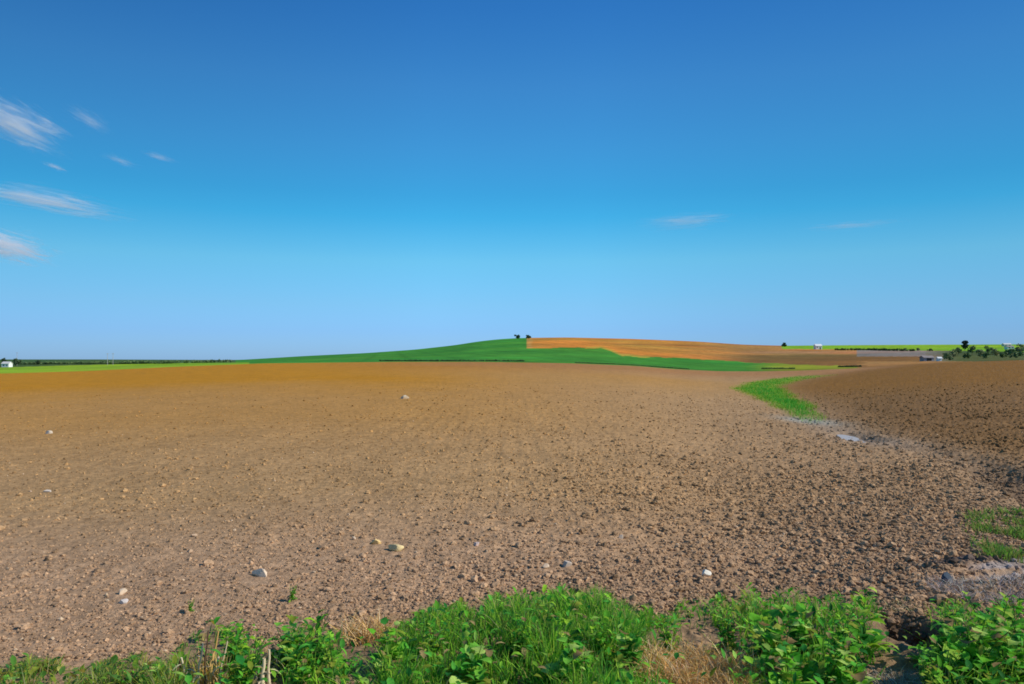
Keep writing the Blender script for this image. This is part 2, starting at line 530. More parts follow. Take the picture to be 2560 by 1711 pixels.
yel = (.76, .52, .20); wht = (.76, .57, .38); gry = (.5, .4, .3); buff = (.52, .35, .21)
STONES = [  # col,row of the base, half sizes m, rotation, colour, label
    (376, 545, .062, .045, .034, .4, yel, 'pale yellow stone, left one of the close stone pair amid the near soil'),
    (395, 551, .068, .055, .042, -.2, (.72, .54, .25), 'wide sandy yellow stone, right one of the close pair amid the near soil'),
    (262, 577, .085, .032, .036, -.5, wht, 'long whitish stone lying aslant above the leftmost tall weed clumps'),
    (122, 595, .03, .028, .03, .1, wht, 'small bright white stone on smooth soil at the lower left'),
    (125, 604, .034, .026, .022, .6, (.7, .6, .5), 'small flat cream stone just below the bright white one at lower left'),
    (190, 553, .03, .02, .018, 0, buff, 'small buff stone alone on the smooth soil at left, level with the yellow pair'),
    (195, 537, .036, .024, .02, .2, buff, 'pinkish buff stone on the smooth soil, a little above another one at left'),
    (477, 547, .03, .024, .024, .3, (.66, .48, .38), 'small pinkish white stone right of the yellow stone pair'),
    (354, 541, .02, .016, .024, .3, wht, 'tiny upright white stone just left of the yellow stone pair'),
    (545, 570, .034, .026, .026, .9, (.6, .44, .29), 'small cream stone, left one of two light stones above the grassy bank'),
    (567, 569, .038, .03, .032, -.3, (.56, .45, .34), 'whitish grey stone, right one of two light stones above the grassy bank'),
    (621, 540, .032, .022, .026, .4, gry, 'small grey white stone on the cloddy soil right of the middle'),
    (706, 579, .042, .03, .036, .2, (.72, .65, .52), 'light stone with a black shadow close above the tall leafy weeds'),
    (48, 493, .05, .034, .03, .1, (.7, .58, .44), 'cream stone on the golden left side of the field'),
    (30, 493, .028, .02, .02, .1, buff, 'little tan stone at the far left edge of the soil'),
    (49, 434, .11, .06, .05, 0, (.7, .58, .42), 'pale stone far out on the golden soil at the left'),
    (405, 399, .14, .1, .14, 0, (.68, .55, .36), 'light upright stone far out in the middle of the field'),
    (948, 587, .046, .038, .055, .5, (.06, .085, .11), 'dark slate blue stone beside the pale muddy rut at right'),
]
# ------------------------------------------------------------------ clods
def ico(sub):
    import bmesh
    bm = bmesh.new()
    bmesh.ops.create_icosphere(bm, subdivisions=sub, radius=1)
    v = np.array([x.co[:] for x in bm.verts]); f = np.array([[y.index for y in x.verts] for x in bm.faces])
    bm.free()
    return v, f
ICO1 = ico(1); ICO2 = ico(2); ICO3 = ico(3)

def scatter_lumps(P, size, cols, tmpl, squash=(.55, .9)):
    v, f = tmpl
    n = len(P); nv = len(v)
    ang = RNG.uniform(0, 2 * np.pi, n)
    ca, sa = np.cos(ang), np.sin(ang)
    jit = 1 + RNG.uniform(-.32, .32, (n, nv))
    L = v[None] * jit[..., None] * size[:, None, None]
    L[..., 0] *= RNG.uniform(.8, 1.35, n)[:, None]
    L[..., 1] *= RNG.uniform(.7, 1.1, n)[:, None]
    L[..., 2] *= RNG.uniform(*squash, n)[:, None]
    X = L[..., 0] * ca[:, None] - L[..., 1] * sa[:, None]
    Y = L[..., 0] * sa[:, None] + L[..., 1] * ca[:, None]
    V = np.stack([X, Y, L[..., 2]], -1) + P[:, None]
    Fs = f[None] + (np.arange(n) * nv)[:, None, None]
    C = np.repeat(cols[:, None], nv, 1)
    return V.reshape(-1, 3), Fs.reshape(-1, 3), C.reshape(-1, 3)

def soil_color_at(x, y):
    c = 512 + F * x / y
    ci = np.clip(np.searchsorted(nc_, c), 0, len(nc_) - 1)
    ri = np.clip(np.searchsorted(-ny, -y) , 0, len(ny) - 1)
    ri = np.clip(np.searchsorted(ny, y), 0, len(ny) - 1)
    return sc_col[ri, ci]

N = 230000
c = RNG.uniform(-40, 1064, N); r = 380 + (650 - 380) * RNG.uniform(0, 1, N) ** .8
y = KN / (r - 351.7); x = (c - 512) / F * y
keep = RNG.uniform(0, 1, N) < (.30 + .38 * sstep(250, 850, c + 60 * (r - 500) / 150)) * (0.35 + 1.0 * vnoise(x * .9, y * .5, 51))
keep &= hmax(x, y) < 0.03
for st_ in STONES:
    p_ = at(st_[0], st_[1])
    keep &= np.hypot(x - p_.x, (y - p_.y + .04) * .6) > st_[2] * 1.5 + .012
onrut = sstep(RUT[0][0] - .1, RUT[0][0] + .3, x) * np.exp(-(np.abs((y - RUT[0][1]) - (x - RUT[0][0]) * .22) / .45) ** 4)
keep &= RNG.uniform(0, 1, N) > onrut * .7
x, y = x[keep], y[keep]
n = len(x)
size = np.exp(RNG.normal(math.log(.0066), .52, n)) * (1 + .06 * y) * (.74 + .36 * sstep(-.25, .5, x / y))
size = np.clip(size, .004, .04)
colr = soil_color_at(x, y) * RNG.uniform(.6, 1.3, (n, 1))
lite = (RNG.uniform(0, 1, n) < .02) & (size < .02)
colr[lite] = np.array((.62, .44, .27)) * RNG.uniform(.8, 1.1, (lite.sum(), 1))
P = np.stack([x, y, soil_height(x, y) + size * .2], -1)
big = size > .028
VA, FA, CA = scatter_lumps(P[~big], size[~big], colr[~big], ICO1)
VB, FB, CB = scatter_lumps(P[big], size[big], colr[big], ICO2)
me = mesh_np('soil_clods', np.concatenate([VA, VB]), np.concatenate([FA, FB + len(VA)]), M_CLOD, np.concatenate([CA, CB]), smooth=False)
tag(link('soil_clods', me), 'countless small brown clods and pebbles strewn over the ploughed soil', 'soil clods', kind='stuff')

# ------------------------------------------------------------------ single stones
def stone_mesh(seed, sx, sy, sz, col):
    v, f = ICO3
    rg = np.random.default_rng(seed)
    V = v.copy()
    for k in range(12):                     # cut by planes: facets like a field stone
        d = rg.normal(size=3); d /= np.linalg.norm(d)
        o = rg.uniform(.42, .78)
        e = V @ d - o
        V = V - np.maximum(e, 0)[:, None] * d * .97
    V *= np.array((sx, sy, sz))
    C = np.tile(np.array(col), (len(V), 1)) * rg.uniform(.92, 1.05, (len(V), 1))
    return mesh_np('stone', V, f, M_STONE, C, False)

for k, (cc, rr, sx, sy, sz, rz, col, lb) in enumerate(STONES):
    p = at(cc, rr)
    z = float(soil_height(np.array([p.x]), np.array([p.y]))[0])
    sx, sy, sz = sx * 1.3, sy * 1.3, sz * 1.3
    o = link('stone', stone_mesh(100 + k, sx, sy, sz, col), None, (p.x, p.y, z + sz * .32), rz)
    tag(o, lb, 'stone')

# ------------------------------------------------------------------ puddle in the channel
pts = []
pd = PUD[1] - PUD[0]; pl_ = np.linalg.norm(pd); pd = pd / pl_; pn = np.array((-pd[1], pd[0]))
pm = (PUD[0] + PUD[1]) / 2
for k in range(40):
    a = 2 * math.pi * k / 40
    q_ = pm + pd * math.cos(a) * (pl_ / 2 + .3) + pn * math.sin(a) * (.22 + .07 * math.sin(3 * a) + .03 * math.sin(7 * a))
    pts.append((q_[0], q_[1]))
zw = float(zground(pm[0], pm[1])) - .058
pv = [(x_, y_, zw) for x_, y_ in pts] + [(pm[0], pm[1], zw)]
mp, tp, bp = new_mat('puddle_water')
bp.inputs['Base Color'].default_value = (.50, .43, .36, 1)
bp.inputs['Roughness'].default_value = .42
bp.inputs['Specular IOR Level'].default_value = .25
nn = noise_node(tp, 9, 3)
bb = tp.nodes.new('ShaderNodeBump'); bb.inputs['Strength'].default_value = .12; bb.inputs['Distance'].default_value = .02
tp.links.new(nn.outputs['Fac'], bb.inputs['Height']); tp.links.new(bb.outputs[0], bp.inputs['Normal'])
me = mesh_np('puddle', pv, [(k, (k + 1) % 40, 40) for k in range(40)], mp)
tag(link('puddle', me), 'shallow grey puddle lying in the eroded channel', 'puddle', kind='structure')

# ------------------------------------------------------------------ grass blades
def blades(P, hgt, width, cols, lean=.5, seg=3, tipcol=None):
    n = len(P)
    az = RNG.uniform(0, 2 * np.pi, n)
    face = RNG.uniform(0, 2 * np.pi, n)
    ln = RNG.uniform(.15, 1, n) * lean
    t = np.linspace(0, 1, seg + 1)
    out_ = hgt[:, None] * ln[:, None] * t[None] ** 1.8
    up = hgt[:, None] * (t[None] - .28 * ln[:, None] * t[None] ** 2.4)
    wv = width[:, None] * (1 - t[None] ** 2 * .92) * .5
    cx = P[:, 0:1] + out_ * np.cos(az)[:, None]
    cy = P[:, 1:2] + out_ * np.sin(az)[:, None]
    cz_ = P[:, 2:3] + up
    dx = np.cos(face)[:, None] * wv; dy = np.sin(face)[:, None] * wv
    A = np.stack([cx - dx, cy - dy, cz_], -1); B = np.stack([cx + dx, cy + dy, cz_], -1)
    V = np.stack([A, B], 2).reshape(-1, 3)
    nv = 2 * (seg + 1)
    b0 = (np.arange(n) * nv)[:, None, None]
    f = np.array([[2 * k, 2 * k + 1, 2 * k + 3, 2 * k + 2] for k in range(seg)])[None] + b0
    C = np.repeat(cols[:, None], nv, 1)
    if tipcol is not None:
        tt = np.repeat(t, 2)[None, :, None]
        C = C * (1 - tt * .35) + tipcol * tt * .35
    return V, f.reshape(-1, 4), C.reshape(-1, 3)

def pal(n, base, var=.3):
    base = np.array(base)
    k = RNG.integers(0, len(base), n)
    return base[k] * RNG.uniform(1 - var, 1 + var, (n, 1)) * RNG.uniform(.9, 1.1, (n, 3))

# places kept thin: (col, base row, half width, half height, strength)
GAPS = [(364, 664, 22, 18, .95), (270, 665, 17, 26, .97), (205, 668, 24, 26, .8), (702, 656, 46, 32, .98), (905, 640, 34, 44, .98),
        (884, 690, 36, 24, .95), (345, 640, 14, 12, .6), (130, 672, 16, 10, .6), (630, 680, 30, 12, .7), (45, 676, 20, 10, .5), (540, 700, 40, 14, .5), (655, 640, 14, 14, .7)]
def gap(c, r):
    g = np.ones_like(c)
    for a, b, wx, wy, s_ in GAPS:
        w_ = np.where(r > b, wy * 2.6, wy)
        g *= 1 - s_ * np.exp(-(((c - a) / wx) ** 2 + ((r - b) / w_) ** 2) ** 2)
    return g

def margin_points(N):
    yv = RNG.uniform(3.75, 5.9, N)
    cv = RNG.uniform(-250, 1270, N)
    xv = (cv - 512) / F * yv
    hm_ = hmax(xv, yv) 
    rv = HZ + KN / yv
    return xv, yv, cv, rv, hm_

x, y, c, r, hm_ = margin_points(150000)
clump = vnoise(x * 5, y * 5, 61)
dens = gap(c, r) * (.25 + 1.1 * clump)
dens *= np.where((c > 360) & (c < 680), .75, np.where(c < 185, .9, .22))
gp = gap(c, r)
dens *= sstep(.12, .4, vnoise(x * 7, y * 7, 63))
k = (hm_ > .015) & (RNG.uniform(0, 1, len(x)) < dens)
x, y, c, hm_, gp, clump = x[k], y[k], c[k], hm_[k], gp[k], clump[k]
n = len(x)
hg = np.clip(np.minimum(hm_, (.05 + .33 * clump) * (.35 + .65 * gp)) * RNG.uniform(.35, 1.08, n), .02, .36)
GR = [(.16, .50, .02), (.11, .42, .02), (.32, .62, .03), (.04, .24, .03), (.22, .52, .025), (.46, .66, .06), (.03, .18, .03)]
cols = pal(n, GR)
lowc = (c < 185)
cols[lowc] = cols[lowc] * np.array((1.35, .72, 1.2))
dry = RNG.uniform(0, 1, n) < np.where(c < 185, .25, .10)
cols[dry] = pal(dry.sum(), [(.42, .3, .12), (.5, .4, .2), (.3, .24, .08)])
P = np.stack([x, y, soil_height(x, y) - .01], -1)
V, f, C = blades(P, hg, RNG.uniform(.004, .010, n), cols, lean=.85, tipcol=np.array((.32, .55, .08)))
me = mesh_np('grass', V, f, M_GRASS, C)
tag(link('grass', me), 'thick mixed green grass growing along the near edge of the soil', 'grass', kind='stuff')

# ------------------------------------------------------------------ leaves
def leaf(rg, base, az, elev, length, width, droop, pet=.3, lobes=0., seg=7, twist=0.):
    """one leaf: petiole, then a folded wavy blade with five points across"""
    d = np.array((math.cos(az), math.sin(az), 0.)); side_ = np.array((-math.sin(az), math.cos(az), 0.))
    V = []; p = np.array(base, float); el = elev
    step = length / seg
    ph = rg.uniform(0, 6)
    for k in range(seg + 1):
        t = k / seg
        if t < pet: wd = .05
        else:
            q_ = (t - pet) / (1 - pet)
            wd = .05 + (math.sin(math.pi * min(1, q_ * .93 + .07) ** .8)) ** .75
            wd *= 1 + lobes * math.sin(k * 2.6 + ph)
        wd *= width * .5
        tw = twist * t
        fw = d * math.cos(el) + np.array((0, 0, math.sin(el)))
        nrm = np.cross(fw, side_)
        if nrm[2] < 0: nrm = -nrm
        s2 = side_ * math.cos(tw) + nrm * math.sin(tw)
        for j, sx_ in enumerate((-1, -.5, 0, .5, 1)):
            fold = abs(sx_) * .22 * wd + rg.uniform(-.05, .05) * wd * abs(sx_) * 2
            V.append(p + s2 * sx_ * wd + nrm * fold)
        p = p + fw * step
        el -= droop / seg * (1 + t)
    f_ = []
    for k in range(seg):
        for j in range(4):
            a = k * 5 + j
            f_.append((a, a + 1, a + 6, a + 5))
    return np.array(V), np.array(f_)

def tube(pts_, rad, sides=5):
    V = []
    pts_ = [np.array(p) for p in pts_]
    for k, p in enumerate(pts_):
        a = pts_[min(k + 1, len(pts_) - 1)] - pts_[max(k - 1, 0)]
        a = a / np.linalg.norm(a)
        e1 = np.cross(a, (0.3, 0.9, 0.1)); e1 /= np.linalg.norm(e1)
        e2 = np.cross(a, e1)
        for s_ in range(sides):
            th = 2 * math.pi * s_ / sides
            V.append(p + (e1 * math.cos(th) + e2 * math.sin(th)) * rad[k])
    f_ = []
    for k in range(len(pts_) - 1):
        for s_ in range(sides):
            s1 = (s_ + 1) % sides
            f_.append((k * sides + s_, k * sides + s1, (k + 1) * sides + s1, (k + 1) * sides + s_))
    return np.array(V), np.array(f_)

class Acc:
    def __init__(self): self.V = []; self.F = []; self.C = []; self.n = 0
    def add(self, V, f, col):
        self.V.append(V); self.F.append(np.asarray(f) + self.n)
        self.C.append(np.tile(np.array(col), (len(V), 1)) if np.ndim(col) == 1 else col)
        self.n += len(V)
    def mesh(self, name, mat, smooth=True):
        return mesh_np(name, np.concatenate(self.V), np.concatenate(self.F), mat, np.concatenate(self.C), smooth)

LG = [(.15, .46, .03), (.08, .36, .03), (.27, .56, .04), (.03, .2, .03), (.38, .62, .1), (.12, .46, .05)]
LB = [(.09, .42, .045), (.18, .54, .07), (.035, .22, .035), (.40, .66, .18), (.12, .44, .03), (.32, .62, .09)]

def weed(seed, kind):
    """kind: broad (big oval leaves in a rosette with leafy stems), upright (spear leaves), bushy (many smaller leaves)"""
    rg = np.random.default_rng(seed)
    L = Acc(); S_ = Acc()
    if kind == 'broad': nb, ns, l0, w0, lob = 16, 6, .21, .115, .26
    elif kind == 'upright': nb, ns, l0, w0, lob = 14, 4, .26, .062, .24
    else: nb, ns, l0, w0, lob = 18, 9, .13, .046, .42
    palx = LB if kind == 'broad' else LG
    def pick(): 
        cc_ = np.array(palx[rg.integers(len(palx))]) * rg.uniform(.85, 1.3) * np.array((1.2, 1, .8))
        if rg.uniform() < .07: cc_ = np.array((.34, .38, .05))
        if rg.uniform() < .06: cc_ = np.array((.34, .22, .09))
        return cc_
    for k in range(nb):
        az = k * 2.4 + rg.uniform(-.3, .3)
        v, f = leaf(rg, (rg.normal() * .02, rg.normal() * .02, .01), az, rg.uniform(.5, 1.25), l0 * rg.uniform(.7, 1.25), w0 * rg.uniform(.7, 1.25),
                    rg.uniform(.5, 1.5), pet=.35, lobes=lob, twist=rg.uniform(-.5, .5))
        L.add(v, f, pick())
    for k in range(ns):
        az = rg.uniform(0, 6.28); ln = rg.uniform(.1, .45)
        hh = rg.uniform(.2, .36) if kind != 'upright' else rg.uniform(.24, .4)
        pts_ = [(math.cos(az) * ln * hh * t ** 1.4 + rg.normal() * .004, math.sin(az) * ln * hh * t ** 1.4 + rg.normal() * .004, hh * t) for t in (0, .2, .4, .6, .8, 1)]
        v, f = tube(pts_, [.0045, .004, .0036, .003, .0025, .0018])
        S_.add(v, f, np.array((.12, .26, .05)) * rg.uniform(.8, 1.2))
        m = 9 if kind == 'bushy' else 6
        for j in range(m):
            t = .25 + .75 * j / (m - 1)
            i0 = min(4, int(t * 5)); fr = t * 5 - i0
            b = np.array(pts_[i0]) * (1 - fr) + np.array(pts_[i0 + 1]) * fr
            sz = (1.05 - .55 * t)
            v, f = leaf(rg, b, az + j * 2.2 + rg.uniform(-.4, .4), rg.uniform(.3, 1.2), l0 * .62 * sz * rg.uniform(.8, 1.3), w0 * .9 * sz * rg.uniform(.8, 1.25),
                        rg.uniform(.3, 1.4), pet=.18, lobes=lob, twist=rg.uniform(-.6, .6))
            L.add(v, f, pick())
    return L.mesh('foliage', M_LEAF), S_.mesh('stem', M_LEAF)

PROTO = {kd: [weed(500 + 10 * i + j, kd) for j in range(3)] for i, kd in enumerate(('broad', 'upright', 'bushy'))}

WEEDS = [  # col, base row, scale, kind, label
    (232, 668, .95, 'bushy', 'deep green leafy weed beside the dry stalks, in the left hand clump'),
    (244, 694, .9, 'bushy', 'leafy weed at the bottom edge right below the clump beside the dry stalks'),
    (247, 676, .75, 'upright', 'small bright weed on the right flank of the clump beside the dry stalks'),
    (292, 668, .8, 'broad', 'bluish green weed at the dark left end of the second clump from the left'),
    (312, 672, 1.05, 'upright', 'tallest pointed weed of the second clump from the left'),
    (334, 680, .85, 'bushy', 'yellowish green weed at the right end of the second clump from the left'),
    (300, 700, .9, 'bushy', 'low weed under the second clump from the left, cut by the frame'),
    (152, 690, .6, 'broad', 'low round leaved weed in the short grass at lower left'),
    (122, 692, .5, 'bushy', 'little weed half hidden in the short grass left of the low round leaved one'),
    (8, 690, .5, 'broad', 'low bright weed in the bottom left corner'),
    (394, 672, .8, 'broad', 'dark bluish weed at the left end of the grassy bank'),
    (432, 668, .85, 'bushy', 'leafy weed a little right of the dark end of the grassy bank'),
    (470, 690, .85, 'broad', 'broad leaved weed low in the left half of the grassy bank'),
    (520, 664, .9, 'bushy', 'leafy weed near the middle of the grassy bank, among long grass'),
    (556, 655, 1.0, 'upright', 'pointed weed at the highest spot of the grassy bank'),
    (575, 690, .9, 'broad', 'broad leaved weed low in front of the highest spot of the grassy bank'),
    (604, 662, .85, 'bushy', 'leafy weed right of the highest spot of the grassy bank'),
    (630, 674, .85, 'broad', 'dark broad leaved weed left of the orange dry grass'),
    (668, 650, .7, 'bushy', 'small weed behind the orange dry grass'),
    (728, 646, .8, 'bushy', 'leafy weed at the back left of the big broad leaved clump'),
    (772, 666, 1.0, 'broad', 'weed with large pale leaves just right of the orange dry grass'),
    (770, 652, 1.15, 'upright', 'tall pointed weed topping the big broad leaved clump'),
    (782, 684, 1.05, 'broad', 'big leaved weed at the front of the big broad leaved clump'),
    (806, 656, 1.05, 'broad', 'broad leaved weed in the middle of the big clump right of the orange grass'),
    (822, 690, 1.0, 'upright', 'pointed weed at the bottom edge under the big broad leaved clump'),
    (838, 662, .95, 'bushy', 'leafy weed on the right side of the big broad leaved clump'),
    (864, 650, 1.0, 'upright', 'weed with upright spear leaves at the right end of the big broad leaved clump'),
    (852, 700, .9, 'broad', 'low broad weed cut by the frame left of the bare gap with the hole'),
    (790, 708, .9, 'broad', 'broad weed cut by the frame at the lower left of the big broad leaved clump'),
    (944, 668, .95, 'broad', 'weed with pale round leaves overhanging the dark hole'),
    (958, 650, .85, 'upright', 'pointed bluish weed rising behind the one overhanging the dark hole'),
    (972, 690, 1.1, 'broad', 'large pale leaved weed at the bottom right'),
    (992, 660, 1.0, 'upright', 'long leaved weed in the middle of the right hand clump'),
    (1008, 690, 1.1, 'broad', 'big dark leaved weed in the bottom right corner'),
    (1018, 655, .9, 'upright', 'weed leaning in at the right edge of the frame under the pale rut'),
    (935, 705, .8, 'bushy', 'low leafy weed cut by the frame below the dark hole'),
]
for k, (cc, rr, s_, kd, lb) in enumerate(WEEDS):
    yv = KN / (rr - 352)
    xv = (cc - 512) / F * yv
    hm_w = float(hmax(np.array([xv]), np.array([yv]))[0])
    z = float(soil_height(np.array([xv]), np.array([yv]))[0]) - .015
    s_ = min(s_, hm_w / .31)
    if cc == 944: z = .0
    root = empty('weed', (xv, yv, z), random.uniform(0, 6.28), s_)
    fm, sm = PROTO[kd][k % 3]
    link('foliage', fm, root); link('stem', sm, root)
    tag(root, lb, 'weed', 'leafy weeds along the near edge of the soil')

# outlying weed plants on the soil
for cc, rr, s_, kd, lb in [(292, 603, .33, 'bushy', 'tiny olive weed alone on the soil above the second clump from the left'),
                           (190, 615, .26, 'bushy', 'tiny grey green seedling on the soil left of the dry stalks')]:
    p = at(cc, rr)
    root = empty('weed', (p.x, p.y, float(soil_height(np.array([p.x]), np.array([p.y]))[0])), 1.0, s_)
    link('foliage', PROTO[kd][1][0], root); link('stem', PROTO[kd][1][1], root)
    tag(root, lb, 'weed', 'leafy weeds along the near edge of the soil')

# small leaves that fill the sward between the grass
x, y, c, r, hm_ = margin_points(16000)
k = (hm_ > .03) & (RNG.uniform(0, 1, len(x)) < gap(c, r) * np.where(c < 185, .45, np.where((c > 380) & (c < 690), .38, .7)) * (.3 + vnoise(x * 4, y * 4, 71)))
x, y, c, hm_ = x[k], y[k], c[k], hm_[k]
A = Acc()
rg = np.random.default_rng(77)
zb = soil_height(x, y)
for i in range(len(x)):
    hh = min(hm_[i], .36) * rg.uniform(.1, .92)
    ln = rg.uniform(.03, .075)
    v, f = leaf(rg, (x[i], y[i], zb[i] + max(0, hh - ln * .5)), rg.uniform(0, 6.28), rg.uniform(-.1, 1.3), ln, ln * rg.uniform(.3, .6), rg.uniform(.2, 1.2), pet=.1, seg=3)
    cc_ = np.array(LG[rg.integers(len(LG))]) * rg.uniform(.7, 1.35)
    if rg.uniform() < .12: cc_ = np.array((.25, .32, .03))
    if x[i] < -1.9: cc_ = cc_ * np.array((1.25, .72, 1.1))
    if rg.uniform() < .08: cc_ = np.array((.42, .30, .12))
    A.add(v, f, cc_)
me = A.mesh('ground_cover', M_LEAF)
tag(link('ground_cover', me), 'small mixed leaves filling the sward between grass and weeds', 'ground cover', kind='stuff')

# ------------------------------------------------------------------ dry grass and stalks
ST = [(.78, .46, .14), (.66, .36, .09), (.82, .58, .25), (.5, .26, .07), (.85, .66, .36)]
def straw_tuft(cc, rr, rad, h0, nb, lb, lean=1.1, cols_=ST):
    yv = KN / (rr - 352); xv = (cc - 512) / F * yv
    a = RNG.uniform(0, 6.28, nb); d = rad * np.sqrt(RNG.uniform(0, 1, nb))
    px_, py_ = xv + d * np.cos(a), yv + d * np.sin(a) * .8
    P_ = np.stack([px_ - xv, py_ - yv, soil_height(px_, py_) - .01], -1)
    V, f, C = blades(P_, h0 * RNG.uniform(.4, 1.1, nb), RNG.uniform(.003, .007, nb), pal(nb, cols_), lean=lean)
    me_ = mesh_np('dry_grass_tuft', V, f, M_STRAW, C)
    tag(link('dry_grass_tuft', me_, None, (xv, yv, 0)), lb, 'dry grass')
straw_tuft(702, 676, .34, .2, 3000, 'wide matted patch of orange dry grass in front of the weeds, right of the middle', 1.5)
straw_tuft(660, 706, .16, .12, 500, 'short tan dry grass at the bottom edge left of the orange patch', 1.5)
straw_tuft(366, 636, .16, .18, 420, 'thin orange dry grass leaning over the soil between second clump and grassy bank', 1.6)
straw_tuft(208, 685, .1, .24, 160, 'ochre dry grass standing among the dry stalks at lower left', .55, [(.7, .42, .08), (.75, .48, .14), (.8, .6, .26)])
straw_tuft(888, 680, .17, .07, 420, 'greyish dead grass lying in the bare gap below the dark hole', 1.8, [(.5, .42, .28), (.42, .36, .26), (.55, .45, .3)])
straw_tuft(352, 690, .14, .06, 300, 'grey brown dead grass on bare ground left of the grassy bank', 1.8, [(.4, .3, .22), (.5, .38, .26), (.36, .28, .2)])
straw_tuft(268, 672, .08, .2, 60, 'few pale cream dry blades between the two leafy clumps at left', .6, [(.66, .55, .38)])
straw_tuft(905, 606, .16, .06, 160, 'yellowish dry grass on the rim above the dark hole', 1.6, [(.55, .45, .2), (.5, .42, .22)])

straw_tuft(1000, 592, .5, .1, 2600, 'pale grey dead straw matted over the mud at the right edge, above the weeds', 2.0, [(.62, .52, .42), (.46, .38, .32), (.74, .62, .5), (.22, .17, .14)])

def stalks(cc, rr, specs, lb):
    yv = KN / (rr - 352); xv = (cc - 512) / F * yv
    z0 = float(soil_height(np.array([xv]), np.array([yv]))[0]) - .02
    root = empty('dry_stalk_clump', (xv, yv, z0))
    for dx, dy, hh, lx, rad, col in specs:
        A_ = Acc()
        pts_ = [(dx + lx * t ** 1.5 + .004 * math.sin(9 * t), dy, hh * t) for t in (0, .2, .4, .6, .8, 1)]
        v, f = tube(pts_, [rad * 1.4 * (1 - .5 * t) for t in (0, .2, .4, .6, .8, 1)], 6)
        A_.add(v, f, np.array(col))
        rg_ = np.random.default_rng(int(abs(dx) * 1e4) + 3)
        for j in range(4):
            t = rg_.uniform(.3, .95)
            v, f = leaf(rg_, (dx + lx * t ** 1.5, dy, hh * t), rg_.uniform(0, 6.28), rg_.uniform(-.6, .6), rg_.uniform(.05, .1), .012, 1.2, pet=.1, seg=4)
            A_.add(v, f, np.array(col) * .9)
        link('stalk', A_.mesh('stalk', M_STRAW), root)
    tag(root, lb, 'dry stalks')
br = (.16, .09, .045); ta = (.85, .68, .42); oc = (.75, .45, .13)
stalks(197, 690, [(0, 0, .3, .03, .006, ta), (.03, .02, .36, .02, .005, br), (-.05, .01, .22, -.04, .007, ta), (.07, -.02, .37, .05, .006, oc), (-.08, .03, .2, -.03, .006, br), (.1, .03, .3, .05, .005, ta)],
       'bundle of upright brown and cream dry stalks at lower left')
stalks(262, 690, [(0, 0, .2, .01, .012, ta), (.03, .02, .24, .0, .008, ta), (-.03, .02, .16, -.02, .009, (.62, .5, .36))], 'thick pale withered stalks between the two leafy clumps at left')

# sparse green on the soil at the right edge
N = 30000
cv = RNG.uniform(940, 1150, N); rv = 512 + RNG.uniform(0, 1, N) * np.clip(48 + (cv - 960) * .12, 10, 54)
yv = KN / (rv - 352); xv = (cv - 512) / F * yv
edge = sstep(945, 1000, cv - 40 * (vnoise(xv * 2, yv * 2, 81) - .3)) * sstep(.3, .62, vnoise(xv * 2.6, yv * 1.9, 82)) * .65
k = RNG.uniform(0, 1, N) < edge
P = np.stack([xv[k], yv[k], soil_height(xv[k], yv[k])], -1)
n = k.sum()
V, f, C = blades(P, RNG.uniform(.03, .11, n), RNG.uniform(.006, .014, n), pal(n, [(.18, .36, .04), (.24, .36, .06), (.1, .28, .04), (.34, .3, .09)]), lean=1.2)
me = mesh_np('sparse_grass', V, f, M_GRASS, C)
tag(link('sparse_grass', me), 'thin patch of young green growth on the soil at the right edge', 'grass', kind='stuff')

# grass grown in the waterway
N = 90000
cv = RNG.uniform(690, 900, N); rv = RNG.uniform(374.5, 424, N)
E_ = Erow(cv)
yv = KN / (rv - E_ + KN / YC); xv = (cv - 512) / F * yv
d_, s_ = chan_dist(xv, yv)
gw_ = np.interp(s_, [6.7, 7.6, 9, 10.5, 12.6, 13.6, 14], [0, .3, .8, 1, .9, .45, 0])
wd_ = np.interp(s_, [6.5, 8, 9.5, 11, 12, 14], [.3, .6, 1.0, 1.6, 2.0, 3.0])
rel = d_ / wd_ + .6 * (vnoise(xv * .6, yv * .35, 91) - .5)
pr = gw_ * sstep(1.4, .3, rel) * (.35 + .8 * vnoise(xv * 1.5, yv * .8, 92))
k = RNG.uniform(0, 1, N) < pr
rim = np.clip(rel[k] + RNG.uniform(-.3, .3, k.sum()), 0, 1.3)[:, None] / 1.3
xv, yv = xv[k], yv[k]; n = len(xv)
P = np.stack([xv, yv, soil_height(xv, yv) - .01], -1)
V, f, C = blades(P, RNG.uniform(.05, .14, n) * (.5 + 1.6 * vnoise(xv * 1.1, yv * .7, 93)), RNG.uniform(.012, .03, n) * (yv / 40), pal(n, [(.06, .38, .04), (.09, .42, .04), (.13, .42, .03)], .2) * (1 - rim ** 2) + np.array((.36, .40, .02)) * rim ** 2, lean=.8, seg=2)
me = mesh_np('waterway_grass', V, f, M_GRASS, C)
tag(link('waterway_grass', me), 'winding tongue of vivid green grass running down into the ploughed soil', 'grass', kind='stuff')

